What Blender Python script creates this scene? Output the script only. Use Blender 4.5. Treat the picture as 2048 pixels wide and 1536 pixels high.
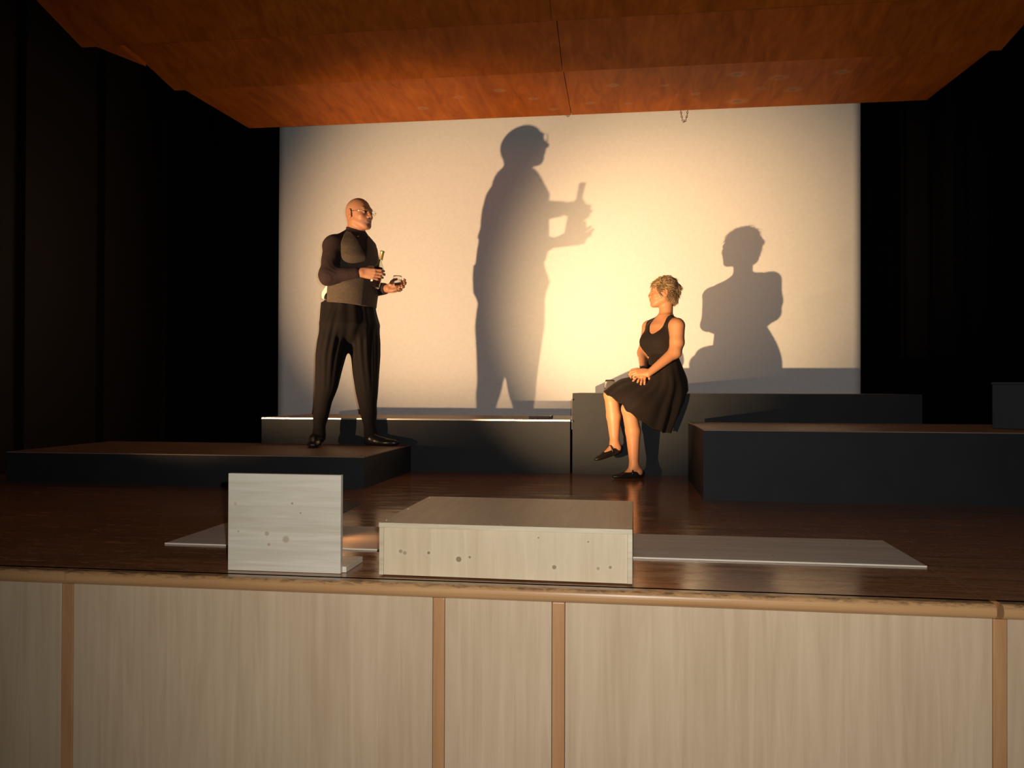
import bpy, bmesh, math, random
import numpy as np
from mathutils import Vector, Matrix
random.seed(7); RNG = np.random.default_rng(7)
C = bpy.context.scene.collection
for o in list(bpy.data.objects): bpy.data.objects.remove(o)

# ------------------------------------------------------------------ camera
H = .626; FPX = 1657.0
_y, _p, _r = math.radians(7.8), math.radians(.38), math.radians(.19)
fw = np.array([-math.sin(_y)*math.cos(_p), math.cos(_y)*math.cos(_p), math.sin(_p)])
r0 = np.array([math.cos(_y), math.sin(_y), 0.0]); u0 = np.cross(r0, fw)
rt = r0*math.cos(_r)+u0*math.sin(_r); up = np.cross(rt, fw)
cd = bpy.data.cameras.new('camera'); cam = bpy.data.objects.new('camera', cd); C.objects.link(cam)
m = Matrix.Identity(4)
for i in range(3): m[i][0] = rt[i]; m[i][1] = up[i]; m[i][2] = -fw[i]
m[2][3] = H
cam.matrix_world = m
cd.sensor_width = 36; cd.lens = 36*FPX/2048; cd.clip_start = .05
bpy.context.scene.camera = cam
def W(px, py, y):                       # place in the hall seen at (px, py) on the depth y
    d = fw+rt*(px-1024)/FPX+up*(768-py)/FPX
    return np.array([0, 0, H])+d*(y/d[1])

# ------------------------------------------------------------------ light
sc = bpy.context.scene
sc.view_settings.view_transform = 'Standard'; sc.view_settings.look = 'None'
sc.view_settings.gamma = 1; sc.view_settings.exposure = 0; sc.view_settings.use_curve_mapping = False
wd = bpy.data.worlds.new('world'); sc.world = wd; wd.use_nodes = True
wd.node_tree.nodes['Background'].inputs[0].default_value = (.35, .45, 1, 1)
wd.node_tree.nodes['Background'].inputs[1].default_value = .004
def spot(name, loc, tgt, power, col, angle, blend, size):
    l = bpy.data.lights.new(name, 'SPOT'); l.energy = power; l.color = col
    l.spot_size = math.radians(angle); l.spot_blend = blend; l.shadow_soft_size = size
    o = bpy.data.objects.new(name, l); C.objects.link(o); o.location = loc
    o.rotation_euler = (Vector(tgt)-Vector(loc)).to_track_quat('-Z', 'Y').to_euler()
    return o
LAMP_A = (-1.332, 3.353, .155); LAMP_B = (-3.865, 3.20, .285)
spot('stage_light', LAMP_A, (0.43, 7.59, 1.47), 1230, (1, .63, .31), 44.5, 1.0, .016)
spot('lamp_spill', (-1.165, 3.315, .115), (-1.0, 3.30, 0), .9, (1, .42, .14), 165, 1.0, .012)  # added light for the glow on the floor beside the lamp, no fixture of its own
spot('stage_light', LAMP_B, (-1.30, 7.59, 1.93), 1300, (1, .61, .31), 49.5, 1.0, .020)
spot('camera_flash', (.03, .06, .69), (.0, 2.6, .40), 262, (1, .97, .92), 112, 1, .01)

# ------------------------------------------------------------------ material helpers
def mat(name, col, rough=.6, spec=.5, metal=0, **kw):
    M = bpy.data.materials.new(name); M.use_nodes = True
    b = M.node_tree.nodes['Principled BSDF']
    b.inputs['Base Color'].default_value = (*col, 1); b.inputs['Roughness'].default_value = rough
    b.inputs['Specular IOR Level'].default_value = spec; b.inputs['Metallic'].default_value = metal
    for k, v in kw.items(): b.inputs[k.replace('_', ' ')].default_value = v
    return M
class NT:
    def __init__(s, M): s.t = M.node_tree; s.b = s.t.nodes['Principled BSDF']
    def n(s, ty, **kw):
        x = s.t.nodes.new(ty)
        for k, v in kw.items(): setattr(x, k, v)
        return x
    def l(s, a, b): s.t.links.new(a, b)
    def math(s, op, a, b=None, c=None):
        x = s.n('ShaderNodeMath', operation=op)
        for i, v in enumerate((a, b, c)):
            if v is None: continue
            if isinstance(v, (int, float)): x.inputs[i].default_value = v
            else: s.l(v, x.inputs[i])
        return x.outputs[0]
    def mix(s, f, a, b, mode='MIX'):
        x = s.n('ShaderNodeMix', data_type='RGBA', blend_type=mode)
        for i, v in ((0, f), (6, a), (7, b)):
            if isinstance(v, (int, float)): x.inputs[i].default_value = v
            elif isinstance(v, tuple): x.inputs[i].default_value = (*v, 1)
            else: s.l(v, x.inputs[i])
        return x.outputs[2]
    def co(s, scale=(1, 1, 1), loc=(0, 0, 0), kind='Object'):
        t = s.n('ShaderNodeTexCoord'); mp = s.n('ShaderNodeMapping')
        mp.inputs['Scale'].default_value = scale; mp.inputs['Location'].default_value = loc
        s.l(t.outputs[kind], mp.inputs[0]); return mp.outputs[0]
    def noise(s, v, scale, detail=3, rough=.5, dist=0):
        x = s.n('ShaderNodeTexNoise'); s.l(v, x.inputs['Vector'])
        x.inputs['Scale'].default_value = scale; x.inputs['Detail'].default_value = detail
        x.inputs['Roughness'].default_value = rough; x.inputs['Distortion'].default_value = dist
        return x.outputs[0]
    def ramp(s, v, stops):
        x = s.n('ShaderNodeValToRGB'); s.l(v, x.inputs[0]); e = x.color_ramp.elements
        e[0].position, e[0].color = stops[0][0], (*stops[0][1], 1)
        e[1].position, e[1].color = stops[-1][0], (*stops[-1][1], 1)
        for p, c in stops[1:-1]: k = e.new(p); k.color = (*c, 1)
        return x.outputs[0]
    def rng(s, v, a, b, c=0., d=1.):
        x = s.n('ShaderNodeMapRange'); s.l(v, x.inputs[0])
        for i, q in enumerate((a, b, c, d)): x.inputs[i+1].default_value = q
        return x.outputs[0]
    def bump(s, h, st, dist=.002):
        x = s.n('ShaderNodeBump'); s.l(h, x.inputs['Height']); x.inputs['Strength'].default_value = st
        x.inputs['Distance'].default_value = dist; s.l(x.outputs[0], s.b.inputs['Normal'])
    def knots(s, base, pts, ax, dark=(.16, .09, .045), squash=1.0):
        """pts: (u, v, r) in object space; ax: the two axes"""
        t = s.n('ShaderNodeNewGeometry'); sp = s.n('ShaderNodeSeparateXYZ'); s.l(t.outputs['Position'], sp.inputs[0])
        U, V = sp.outputs[ax[0]], sp.outputs[ax[1]]
        out = base
        for (u, v, r, k) in pts:
            du = s.math('MULTIPLY', s.math('SUBTRACT', U, u), 1.0/squash); dv = s.math('SUBTRACT', V, v)
            d = s.math('SQRT', s.math('ADD', s.math('MULTIPLY', du, du), s.math('MULTIPLY', dv, dv)))
            out = s.mix(s.math('MULTIPLY', s.rng(d, r*3.2, r*1.3), .25*k), out, (.72, .62, .42))
            out = s.mix(s.math('MULTIPLY', s.rng(d, r*1.25, r*.8), k), out, dark)
            out = s.mix(s.math('MULTIPLY', s.rng(d, r*.75, r*.5), .55*k), out, (.36, .25, .14))
        return out
def grain(name, c1, c2, axis, scale=9, stretch=18, rough=.5, spec=.4, dist=.6, bump=.05, extra=None, coat=0):
    M = mat(name, c1, rough, spec); q = NT(M)
    sca = [stretch]*3; sca[axis] = 1.0
    v = q.co(tuple(sca)); n1 = q.noise(v, scale/stretch*2.2, 4, .6, dist)
    v2 = q.co(tuple(1.0 if i == axis else 4.0 for i in range(3))); n2 = q.noise(v2, 1.6, 3, .55, .3)
    f = q.math('ADD', q.math('MULTIPLY', n1, .65), q.math('MULTIPLY', n2, .35))
    base = q.ramp(f, [(.36, c2), (.64, c1)])
    if extra: base = extra(q, base)
    q.l(base, q.b.inputs['Base Color'])
    if bump: q.bump(n1, bump)
    if coat: q.b.inputs['Coat Weight'].default_value = coat; q.b.inputs['Coat Roughness'].default_value = .25
    return M
def vcol(M, name='Col'):
    q = NT(M); a = q.n('ShaderNodeVertexColor', layer_name=name); q.l(a.outputs[0], q.b.inputs['Base Color']); return M

# ------------------------------------------------------------------ object helpers
def tag(o, label=None, cat=None, group=None, kind=None):
    for k, v in (('label', label), ('category', cat), ('group', group), ('kind', kind)):
        if v: o[k] = v
    return o
def empty(name, loc, label=None, cat=None, group=None, kind=None, rz=0):
    o = bpy.data.objects.new(name, None); C.objects.link(o); o.location = loc; o.rotation_euler = (0, 0, rz)
    o.empty_display_size = .1
    return tag(o, label, cat, group, kind)
def link(name, me, m_, parent=None, loc=None):
    """world-space mesh -> object, origin moved to loc or to the parent's origin"""
    o = bpy.data.objects.new(name, me); C.objects.link(o)
    base = Vector(loc) if loc is not None else None
    if parent is not None:
        o.parent = parent; Mi = WM(parent).inverted(); me.transform(Mi)
    elif base is not None:
        me.transform(Matrix.Translation(-base)); o.location = base
    if m_: 
        for x in (m_ if isinstance(m_, (list, tuple)) else [m_]): me.materials.append(x)
    return o
def WM(o):
    M_ = Matrix.LocRotScale(o.location, o.rotation_euler, o.scale)
    return WM(o.parent) @ M_ if o.parent else M_
def boxm(bm, lo, hi, bev=0, M=None):
    g = bmesh.ops.create_cube(bm, size=1)['verts']
    lo, hi = Vector(lo), Vector(hi); c = (lo+hi)/2; d = hi-lo
    for v in g: v.co = Vector((v.co.x*d.x, v.co.y*d.y, v.co.z*d.z))+c
    if bev:
        es = {e for v in g for e in v.link_edges}
        r = bmesh.ops.bevel(bm, geom=list(es), offset=bev, segments=2, affect='EDGES', profile=.6)
        g = list({v for f in r['faces'] for v in f.verts} | {v for v in g if v.is_valid})
    if M is not None:
        for v in g: v.co = M @ v.co
    return g
def box(name, lo, hi, m_, parent=None, bev=0, loc=None, M=None, more=()):
    bm = bmesh.new(); boxm(bm, lo, hi, bev, M)
    for a, b in more: boxm(bm, a, b, bev, M)
    me = bpy.data.meshes.new(name); bm.to_mesh(me); bm.free()
    return link(name, me, m_, parent, loc)
def smooth(o):
    for p in o.data.polygons: p.use_smooth = True
    return o
def tube(bm, pts, rad, n=10, closed=False, cap=True):
    pts = [Vector(p) for p in pts]; N = len(pts); rings = []
    rad = rad if hasattr(rad, '__len__') else [rad]*N
    prev = None
    for i, p in enumerate(pts):
        a = pts[(i-1) % N] if (i > 0 or closed) else p; b = pts[(i+1) % N] if (i < N-1 or closed) else p
        t = (b-a).normalized()
        if prev is None:
            prev = t.orthogonal().normalized()
        prev = (prev-t*prev.dot(t)).normalized(); s = t.cross(prev)
        rings.append([bm.verts.new(p+(prev*math.cos(2*math.pi*k/n)+s*math.sin(2*math.pi*k/n))*rad[i]) for k in range(n)])
    for i in range(N if closed else N-1):
        A, B = rings[i], rings[(i+1) % N]
        for k in range(n): bm.faces.new((A[k], A[(k+1) % n], B[(k+1) % n], B[k]))
    if cap and not closed:
        bm.faces.new(rings[0][::-1]); bm.faces.new(rings[-1])
def lathe(bm, prof, n=32, M=None, closed=False):
    rings = []
    for (r, z) in prof:
        rings.append([bm.verts.new((max(r, 1e-4)*math.cos(2*math.pi*k/n), max(r, 1e-4)*math.sin(2*math.pi*k/n), z)) for k in range(n)])
    L = len(rings)
    for i in range(L if closed else L-1):
        A, B = rings[i], rings[(i+1) % L]
        for k in range(n): bm.faces.new((A[k], A[(k+1) % n], B[(k+1) % n], B[k]))
    if not closed:
        bm.faces.new(rings[0][::-1]); bm.faces.new(rings[-1])
    if M is not None:
        for R in rings:
            for v in R: v.co = M @ v.co
def fin(name, bm, m_, parent=None, loc=None, sm=True):
    bmesh.ops.recalc_face_normals(bm, faces=bm.faces)
    me = bpy.data.meshes.new(name); bm.to_mesh(me); bm.free()
    o = link(name, me, m_, parent, loc)
    if sm: smooth(o)
    return o
def frame(o, z, x=(1, 0, 0)):
    z = Vector(z).normalized(); x = Vector(x); x = (x-z*x.dot(z)).normalized(); y = z.cross(x)
    M = Matrix.Identity(4)
    for i in range(3): M[i][0] = x[i]; M[i][1] = y[i]; M[i][2] = z[i]; M[i][3] = o[i]
    return M

# ------------------------------------------------------------------ materials of the hall
def floor_extra(q, base):
    t = q.n('ShaderNodeNewGeometry'); sp = q.n('ShaderNodeSeparateXYZ'); q.l(t.outputs['Position'], sp.inputs[0])
    X, Y = sp.outputs[0], sp.outputs[1]
    def line(v, org, step, w):
        a = q.math('DIVIDE', q.math('SUBTRACT', v, org), step)
        fr = q.math('ABSOLUTE', q.math('SUBTRACT', q.math('FRACT', q.math('ADD', a, .5)), .5))
        return q.rng(q.math('MULTIPLY', fr, step), w, w*.3)
    seam = q.math('MAXIMUM', line(Y, 3.11, .52, .0035), line(X, -1.83, 2.895, .003))
    base = q.mix(q.math('MULTIPLY', seam, .55), base, (.36, .24, .16))
    strip = line(Y, 3.11, .065, .0015)
    base = q.mix(q.math('MULTIPLY', strip, .5), base, (.02, .008, .004))
    # scuffs and scratches
    v = q.co((3, 22, 1)); sc_ = q.noise(v, 3.2, 5, .65, 1.2)
    base = q.mix(q.math('MULTIPLY', q.rng(sc_, .54, .66), .45), base, (.50, .34, .22))
    fine = q.noise(q.co((2, 60, 1)), 5, 3, .6, 2.0); base = q.mix(q.math('MULTIPLY', q.rng(fine, .66, .72), .35), base, (.6, .48, .36))
    dots = q.noise(q.co((1, 1, 1)), 46, 2, .5)
    base = q.mix(q.math('MULTIPLY', q.rng(dots, .72, .76), .6), base, (.5, .45, .4))
    return base
m_floor = grain('stage_floor', (.36, .155, .065), (.20, .082, .032), 0, 14, 26, .26, .5, .8, .03, floor_extra)
q = NT(m_floor); q.l(q.rng(q.noise(q.co((1.2, 5, 1)), 3, 4), .3, .7, .10, .24), q.b.inputs['Roughness'])
def strips(axis, w, amt, pts, ax, squash=1.0):
    def f(q, base):
        t = q.n('ShaderNodeNewGeometry'); sp = q.n('ShaderNodeSeparateXYZ'); q.l(t.outputs['Position'], sp.inputs[0])
        c = q.math('FLOOR', q.math('DIVIDE', sp.outputs[axis], w)); wn = q.n('ShaderNodeTexWhiteNoise', noise_dimensions='1D')
        q.l(c, wn.inputs['W'])
        hs = q.n('ShaderNodeHueSaturation'); q.l(base, hs.inputs['Color']); q.l(q.rng(wn.outputs[0], 0, 1, 1-amt, 1+amt), hs.inputs['Value'])
        return q.knots(hs.outputs[0], pts, ax, squash=squash)
    return f
m_inlay = grain('bare_pine_panel', (.56, .49, .41), (.38, .33, .29), 0, 12, 20, .55, .3, 1.2, .05, strips(1, .12, .06,
    [(.9, 3.5, .008, .9), (.55, 3.22, .006, .8), (-.2, 3.4, .006, .7), (.35, 3.33, .007, .5), (-1.5, 3.3, .006, .7)], (0, 1)))
m_birch = grain('birch_laminate', (.575, .435, .29), (.475, .345, .22), 2, 10, 22, .42, .4, 1.6, .01)
m_beech = grain('beech_strip', (.50, .27, .125), (.40, .20, .085), 2, 22, 18, .35, .5, .4, .02)
def nose_extra(q, base):
    d = q.noise(q.co((9, 30, 30)), 2.2, 5, .7, .5)
    t = q.n('ShaderNodeNewGeometry'); sp = q.n('ShaderNodeSeparateXYZ'); q.l(t.outputs['Position'], sp.inputs[0])
    topw = q.math('MULTIPLY', q.rng(sp.outputs[2], -.014, -.003), q.rng(d, .45, .6))
    return q.mix(q.math('MULTIPLY', topw, .8), base, (.10, .055, .03))
m_nose = grain('stage_nosing', (.52, .30, .135), (.42, .22, .09), 0, 16, 22, .28, .5, .4, .02, nose_extra)
m_ceil = grain('ceiling_veneer', (.50, .135, .012), (.32, .075, .006), 1, 5, 5, .6, .12, 1.0, .02,
    strips(0, .42, .10, [(x, y, r, .6) for x, y, r in [(-.30, 6.85, .012), (-.1, 6.5, .014), (.02, 6.9, .01), (.55, 6.75, .012), (.83, 6.4, .02), (.9, 6.95, .025),
        (1.15, 6.5, .02), (1.3, 6.75, .02), (-.75, 6.7, .012), (-1.0, 6.5, .014), (-1.7, 6.8, .014), (1.6, 6.45, .018), (1.05, 6.7, .012), (-.6, 6.95, .01), (-1.35, 6.6, .012), (.3, 6.55, .01)]], (0, 1), 1.4))
m_wall = mat('dark_wall_panel', (.0115, .008, .006), .6, .15)
m_black = mat('black_curtain', (.0045, .0042, .005), .9, .05)
m_deck = grain('platform_deck', (.26, .145, .09), (.17, .09, .055), 0, 14, 14, .5, .4, .6, .03)
m_face = mat('platform_board', (.085, .078, .068), .65, .3)
q = NT(m_face); q.l(q.ramp(q.noise(q.co((1, 1, 1)), 5, 5, .6), [(.3, (.012, .0145, .018)), (.7, (.018, .020, .023))]), q.b.inputs['Base Color'])
m_trim = mat('aluminium_trim', (.62, .58, .52), .35, .5, .8); m_edge = mat('brown_edge_strip', (.20, .14, .10), .5, .3)
m_dark = mat('black_metal', (.02, .02, .022), .45, .4)
m_steel = mat('steel', (.5, .48, .45), .3, .5, 1.0)
m_screen = mat('screen_cloth', (.80, .78, .73), .85, .15)
q = NT(m_screen); s1 = q.noise(q.co((1, 1, 1)), 34, 3)
base = q.ramp(s1, [(.30, (.76, .77, .76)), (.7, (.80, .81, .80))])
sd = q.noise(q.co((1, 1, 1), (3.3, 0, 1.2)), 15, 1, .4); base = q.mix(q.rng(sd, .86, .88), base, (.5, .45, .38))
q.l(base, q.b.inputs['Base Color']); q.bump(q.noise(q.co((1, 1, 1)), 260, 2), .15)
m_pine = grain('pine_board', (.66, .61, .50), (.52, .46, .35), 0, 15, 22, .5, .4, 1.5, .03,
    lambda q, b: q.knots(b, [(-1.33, .230, .006, .3), (-1.125, .235, .004, .9), (-1.095, .203, .003, .9), (-1.318, .135, .0035, .6),
        (-1.215, .130, .008, .55), (-1.147, .112, .012, .55), (-1.208, .093, .005, .7)], (0, 2), dark=(.36, .29, .19)))
m_boxf = grain('pine_box_front', (.66, .54, .36), (.55, .43, .27), 2, 12, 18, .5, .4, 1.0, .03,
    strips(0, .098, .05, [(-.743, .084, .006, .6), (-.729, .079, .006, .5), (-.647, .082, .0045, .9), (-.545, .064, .0085, .85), (-.508, .072, .004, .8),
        (-.228, .049, .0065, .8), (-.118, .135, .003, .7), (-.047, .055, .0045, .8), (-.28, .143, .003, .7), (-.086, .05, .005, .5)], (0, 2)))
m_boxt = grain('pine_box_top', (.47, .36, .235), (.37, .27, .17), 1, 12, 14, .45, .4, .9, .03, strips(0, .098, .05, [(-.3, 3.2, .006, .6)], (0, 1)))
m_ply = grain('plywood_edge', (.66, .58, .42), (.52, .42, .28), 0, 40, 16, .5, .3, .3, .03)

# ------------------------------------------------------------------ stage floor, front and hall
fl = box('floor', (-6.0, 2.645, -.06), (5.2, 8.4, 0), m_floor, loc=(0, 0, 0)); tag(fl, kind='structure')
hf = box('floor', (-6.0, -3, -1.02), (5.2, 2.6, -1.0), mat('hall_floor', (.12, .09, .06), .5), loc=(0, 0, -1)); tag(hf, kind='structure')
wf = box('wall_front', (-6.0, 2.63, -1.0), (5.2, 2.66, -.066), m_dark, loc=(0, 2.64, -1)); tag(wf, 'front of the stage clad in pale birch panels between orange strips', kind='structure')
posts = [-4.9, -4.858, -1.918, -1.875, -.613, -.575, -.228, -.188, 1.075, 1.114, 4.08, 4.12]
edges = [-6.0]+posts+[5.2]
for i in range(0, len(edges)-1, 2):
    if edges[i+1]-edges[i] > .05: box('panel', (edges[i]+.0015, 2.618, -1.0), (edges[i+1]-.0015, 2.631, -.043), m_birch, wf, .001)
for i in range(0, len(posts), 2):
    box('strip', (posts[i], 2.616, -1.0), (posts[i+1], 2.631, -.046), m_beech, wf, .003)
def nosing(x0, x1):
    bm = bmesh.new(); prof = [(2.70, -.002), (2.66, 0)]
    for a in range(0, 181, 15):
        t = math.radians(90-a); prof.append((2.617-.019*max(0, math.cos(t)), -.0225+.0225*math.sin(t)))
    prof += [(2.70, -.045)]
    n = int((x1-x0)/.25)+1; rings = []
    for i in range(n+1):
        x = x0+(x1-x0)*i/n; rings.append([bm.verts.new((x, y, z)) for y, z in prof])
    for i in range(n):
        for k in range(len(prof)): j = (k+1) % len(prof); bm.faces.new((rings[i][k], rings[i][j], rings[i+1][j], rings[i+1][k]))
    bm.faces.new(rings[0]); bm.faces.new(rings[-1][::-1])
    o = fin('trim_1', bm, m_nose, loc=(0, 0, 0), sm=False)
    return tag(o, kind='structure')
nosing(-1.893, 1.078); nosing(-4.88, -1.896).name = 'trim_2'; nosing(1.098, 4.1).name = 'trim_3'
NT(m_nose).b.inputs['Coat Weight'].default_value = .3

# walls: black shell panels left and right, curtain behind
def side_wall(name, x, s, ys):
    bm = bmesh.new(); boxm(bm, (min(x, x+s*.1), 2.6, -.0), (max(x, x+s*.1), 8.4, 5.4))
    w = fin(name, bm, m_wall, loc=(x, 5, 0), sm=False); tag(w, kind='structure')
    for a, b in zip(ys[:-1], ys[1:]):
        bm = bmesh.new(); v = []
        d = .07
        P = [(x, a+.012), (x-s*d, a+.012), (x-s*.015, b-.012), (x, b-.012)]
        lo = [bm.verts.new((px, py, .0)) for px, py in P]; hi = [bm.verts.new((px, py, 5.3)) for px, py in P]
        for k in range(4): j = (k+1) % 4; bm.faces.new((lo[k], lo[j], hi[j], hi[k]))
        bm.faces.new(lo[::-1]); bm.faces.new(hi)
        fin('panel', bm, m_wall, w, sm=False)
side_wall('wall_left', -4.5, -1, [2.9, 3.75, 4.65, 5.6, 6.55, 7.52, 8.28])
side_wall('wall_right', 3.4, 1, [2.9, 3.75, 4.65, 5.6, 6.5, 7.4, 8.28])
bm = bmesh.new(); n = 260; lo = []; hi = []
for i in range(n+1):
    x = -4.48+7.86*i/n; y = 8.30+.025*math.sin(x*24)+.012*math.sin(x*57+1)
    lo.append(bm.verts.new((x, y, .01))); hi.append(bm.verts.new((x, y, 5.2)))
for i in range(n): bm.faces.new((lo[i], lo[i+1], hi[i+1], hi[i]))
cu = fin('wall_back', bm, m_black, loc=(0, 8.3, 0)); tag(cu, kind='structure')
sl = cu.modifiers.new('s', 'SOLIDIFY'); sl.thickness = .006

# ceiling: tilted veneered reflector panels, stepping towards the hall
ce = empty('ceiling', (0, 6, 3), 'orange veneered ceiling panels hung in steps over the stage', kind='structure')
spec_ = [(7.10, 6.00, 2.985, 3.02, -3.385, 2.415), (6.10, 5.10, 2.975, 3.24, -3.53, 2.56), (5.20, 4.20, 2.955, 3.36, -3.69, 2.66),
         (4.30, 3.30, 2.96, 3.09, -3.8, 2.8)]
for (y1, y0, z1, z0, xa, xb) in spec_:
    for (a, b) in ((xa, -.468), (-.463, xb)):
        bm = bmesh.new(); t = .03
        la = a == xa
        e0 = .0 if not la else .0
        P = [(a, y1, z1), (b, y1, z1), (b+(.14 if not la else 0), y0, z0), (a-(.14 if la else 0), y0, z0)]
        lo = [bm.verts.new(p) for p in P]; hi = [bm.verts.new((p[0], p[1], p[2]+t)) for p in P]
        for k in range(4): j = (k+1) % 4; bm.faces.new((lo[k], lo[j], hi[j], hi[k]))
        bm.faces.new(lo[::-1]); bm.faces.new(hi)
        fin('panel', bm, m_ceil, ce, sm=False)
for (x0, x1, ya, yb, z, s) in ((-3.60, -3.38, 6.12, 6.66, 3.03, -1), (-3.78, -3.54, 5.22, 5.72, 3.02, -1)):
    bm = bmesh.new(); P = [(x1, yb, z), (x1+.02, ya, z+.02), (x0, ya, z+.02)]
    lo = [bm.verts.new(p) for p in P]; hi = [bm.verts.new((p[0], p[1], p[2]+.03)) for p in P]
    for k in range(3): j = (k+1) % 3; bm.faces.new((lo[k], lo[j], hi[j], hi[k]))
    bm.faces.new(lo[::-1]); bm.faces.new(hi); fin('wedge', bm, m_ceil, ce, sm=False)
# chain loops hanging from the lowest ceiling panel
def chain(name, pts, label):
    P = [Vector(p) for p in pts]; L = [0]
    for a, b in zip(P[:-1], P[1:]): L.append(L[-1]+(b-a).length)
    n = int(L[-1]/.017); bm = bmesh.new()
    for i in range(n):
        s = L[-1]*(i+.5)/n; k = max(j for j in range(len(L)-1) if L[j] <= s); f = (s-L[k])/(L[k+1]-L[k])
        c = P[k].lerp(P[k+1], f); t = (P[k+1]-P[k]).normalized()
        side = Vector((0, 1, 0)) if i % 2 else t.cross(Vector((0, 1, 0))); side = (side-t*side.dot(t)).normalized()
        ring = [c+t*.0115*math.cos(a)+side*.006*math.sin(a) for a in [2*math.pi*q_/12 for q_ in range(12)]]
        tube(bm, ring, .0027, 6, closed=True)
    o = fin(name, bm, m_steel, loc=pts[0]); tag(o, label, 'chain', 'chains hanging from the ceiling')
def loop(xc, w, zt, zb, y=7.13):
    return [(xc+w*math.sin(a)*(1 if abs(a) > 0 else 1), y, zb+(zt-zb)*(1-math.cos(a))**.9) for a in [-math.pi/2+math.pi*i/24 for i in range(25)]]
chain('chain', loop(.487, .031, 3.05, 2.895), 'steel chain hanging in a long loop below the ceiling edge')
chain('chain', loop(-.50, .030, 3.05, 2.985), 'short loop of steel chain just peeping out above the man\'s shadow, at the ceiling seam')

# ------------------------------------------------------------------ projection screen
sr = empty('projection_screen', (-.64, 7.60, .30), 'large white cloth screen lit by the lamps at the back of the stage', 'screen')
bm = bmesh.new(); nx, nz = 80, 60; g = []
x0, x1, z0, z1 = -3.31, 2.035, .32, 3.55
for j in range(nz+1):
    row = []
    for i in range(nx+1):
        u, w_ = i/nx, j/nz; x = x0+(x1-x0)*u; z = z0+(z1-z0)*w_
        if u > .97: x -= .018*(1-abs(2*w_-1)**1.5)*0
        row.append(bm.verts.new((x, 7.59+.004*math.sin(x*2.1)*math.sin(z*1.3), z)))
    g.append(row)
for j in range(nz):
    for i in range(nx): bm.faces.new((g[j][i], g[j][i+1], g[j+1][i+1], g[j+1][i]))
o = fin('cloth', bm, m_screen, sr); sl = o.modifiers.new('s', 'SOLIDIFY'); sl.thickness = .003; sl.offset = 1
bm = bmesh.new(); tube(bm, [(x0, 7.61, z1), (x1, 7.61, z1)], .018); fin('rail', bm, m_dark, sr); bm = bmesh.new(); tube(bm, [(x0, 7.606, z0), (x1, 7.606, z0)], .012); fin('rail', bm, m_dark, sr)
for x in (x0+.25, x1-.25): box('leg', (x-.02, 7.62, 0), (x+.02, 7.66, z1), m_dark, sr)

# ------------------------------------------------------------------ platforms
def platform(lo, hi, label, m_t, w=.004, h=.005):
    (xa, ya, za), (xb, yb, zb) = lo, hi
    r = empty('stage_platform', ((xa+xb)/2, (ya+yb)/2, za), label, 'platform', 'stage platforms')
    t = .02
    box('deck', (xa+w, ya+w, zb-t), (xb-w, yb-w, zb), m_deck, r)
    box('edge_trim', (xa, ya, zb-h), (xb, ya+w, zb+.0005), m_t, r, more=[((xa, yb-w, zb-h), (xb, yb, zb+.0005)),
        ((xa, ya+w, zb-h), (xa+w, yb-w, zb+.0005)), ((xb-w, ya+w, zb-h), (xb, yb-w, zb+.0005))])
    box('front_board', (xa, ya, za), (xb, ya+.02, zb-h), m_face, r)
    box('back_board', (xa, yb-.02, za), (xb, yb, zb-h), m_face, r)
    box('side_board', (xa, ya+.02, za), (xa+.02, yb-.02, zb-h), m_face, r)
    box('side_board', (xb-.02, ya+.02, za), (xb, yb-.02, zb-h), m_face, r)
    return r
platform((-4.09, 5.02, 0), (-1.62, 6.155, .2), 'low dark platform on the left that the man stands on', m_edge)
p2 = platform((-2.825, 6.17, 0), (-.408, 7.12, .4), 'dark platform behind the man, in front of the screen', m_trim, .006, .010)
p3 = platform((-.39, 6.17, 0), (2.07, 7.12, .6), 'tallest dark platform, the one the woman sits on', m_face)
platform((.44, 4.82, 0), (2.97, 5.975, .4), 'wide dark blue-black platform at right, nearest the audience', m_edge)
box('clasp', (-.396, 6.164, .33), (-.392, 6.176, .55), m_dark, p3)
for z in (.385, .545): box('latch', (-.398, 6.150, z), (-.386, 6.171, z+.012), m_dark, p3)
r = empty('crate', (2.45, 5.42, .4), 'dark greyish crate on the far right platform', 'crate')
CR = Matrix.Translation((2.19, 5.34, 0)) @ Matrix.Rotation(math.radians(-27), 4, 'Z') @ Matrix.Translation((-2.19, -5.34, 0))
box('body', (2.19, 5.34, .401), (2.62, 5.70, .665), m_face, r, .003, M=CR); box('lid', (2.185, 5.335, .665), (2.625, 5.705, .68), m_face, r, .003, M=CR)
bm = bmesh.new(); boxm(bm, (-.745, 6.40, .4015), (-.585, 6.52, .422), .003); o = fin('flat_case', bm, grain('case_wood', (.16, .10, .06), (.1, .06, .035), 0), loc=(-.66, 6.46, .4), sm=False)
tag(o, 'small flat brown case lying on the platform behind the man', 'case')
o.name = 'flat_case'; box('end_cap', (-.587, 6.398, .401), (-.565, 6.522, .426), m_dark, o, .002)

# ------------------------------------------------------------------ front of stage: board, box, inlaid panel
o = box('floor_panel', (-1.832, 3.118, .0005), (1.060, 3.624, .0045), m_inlay, loc=(0, 0, 0)); tag(o, 'long pale bare wooden panel let into the stage floor', 'panel')
box('edge_strip', (-1.832, 3.112, .0005), (1.060, 3.118, .0062), mat('pale_edge', (.7, .62, .5), .4), o)
# pine board: upright sheet screwed on a foot
r = empty('pine_stand', (-1.15, 2.78, 0), 'upright pale pine board on a foot at the stage edge', 'board')
def shifted(o): return o
box('upright_board', (-1.356, 2.700, .001), (-.953, 2.722, .334), m_pine, r, .0015)
box('foot', (-1.35, 2.722, .001), (-.940, 2.90, .021), m_pine, r, .0015)
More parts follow.
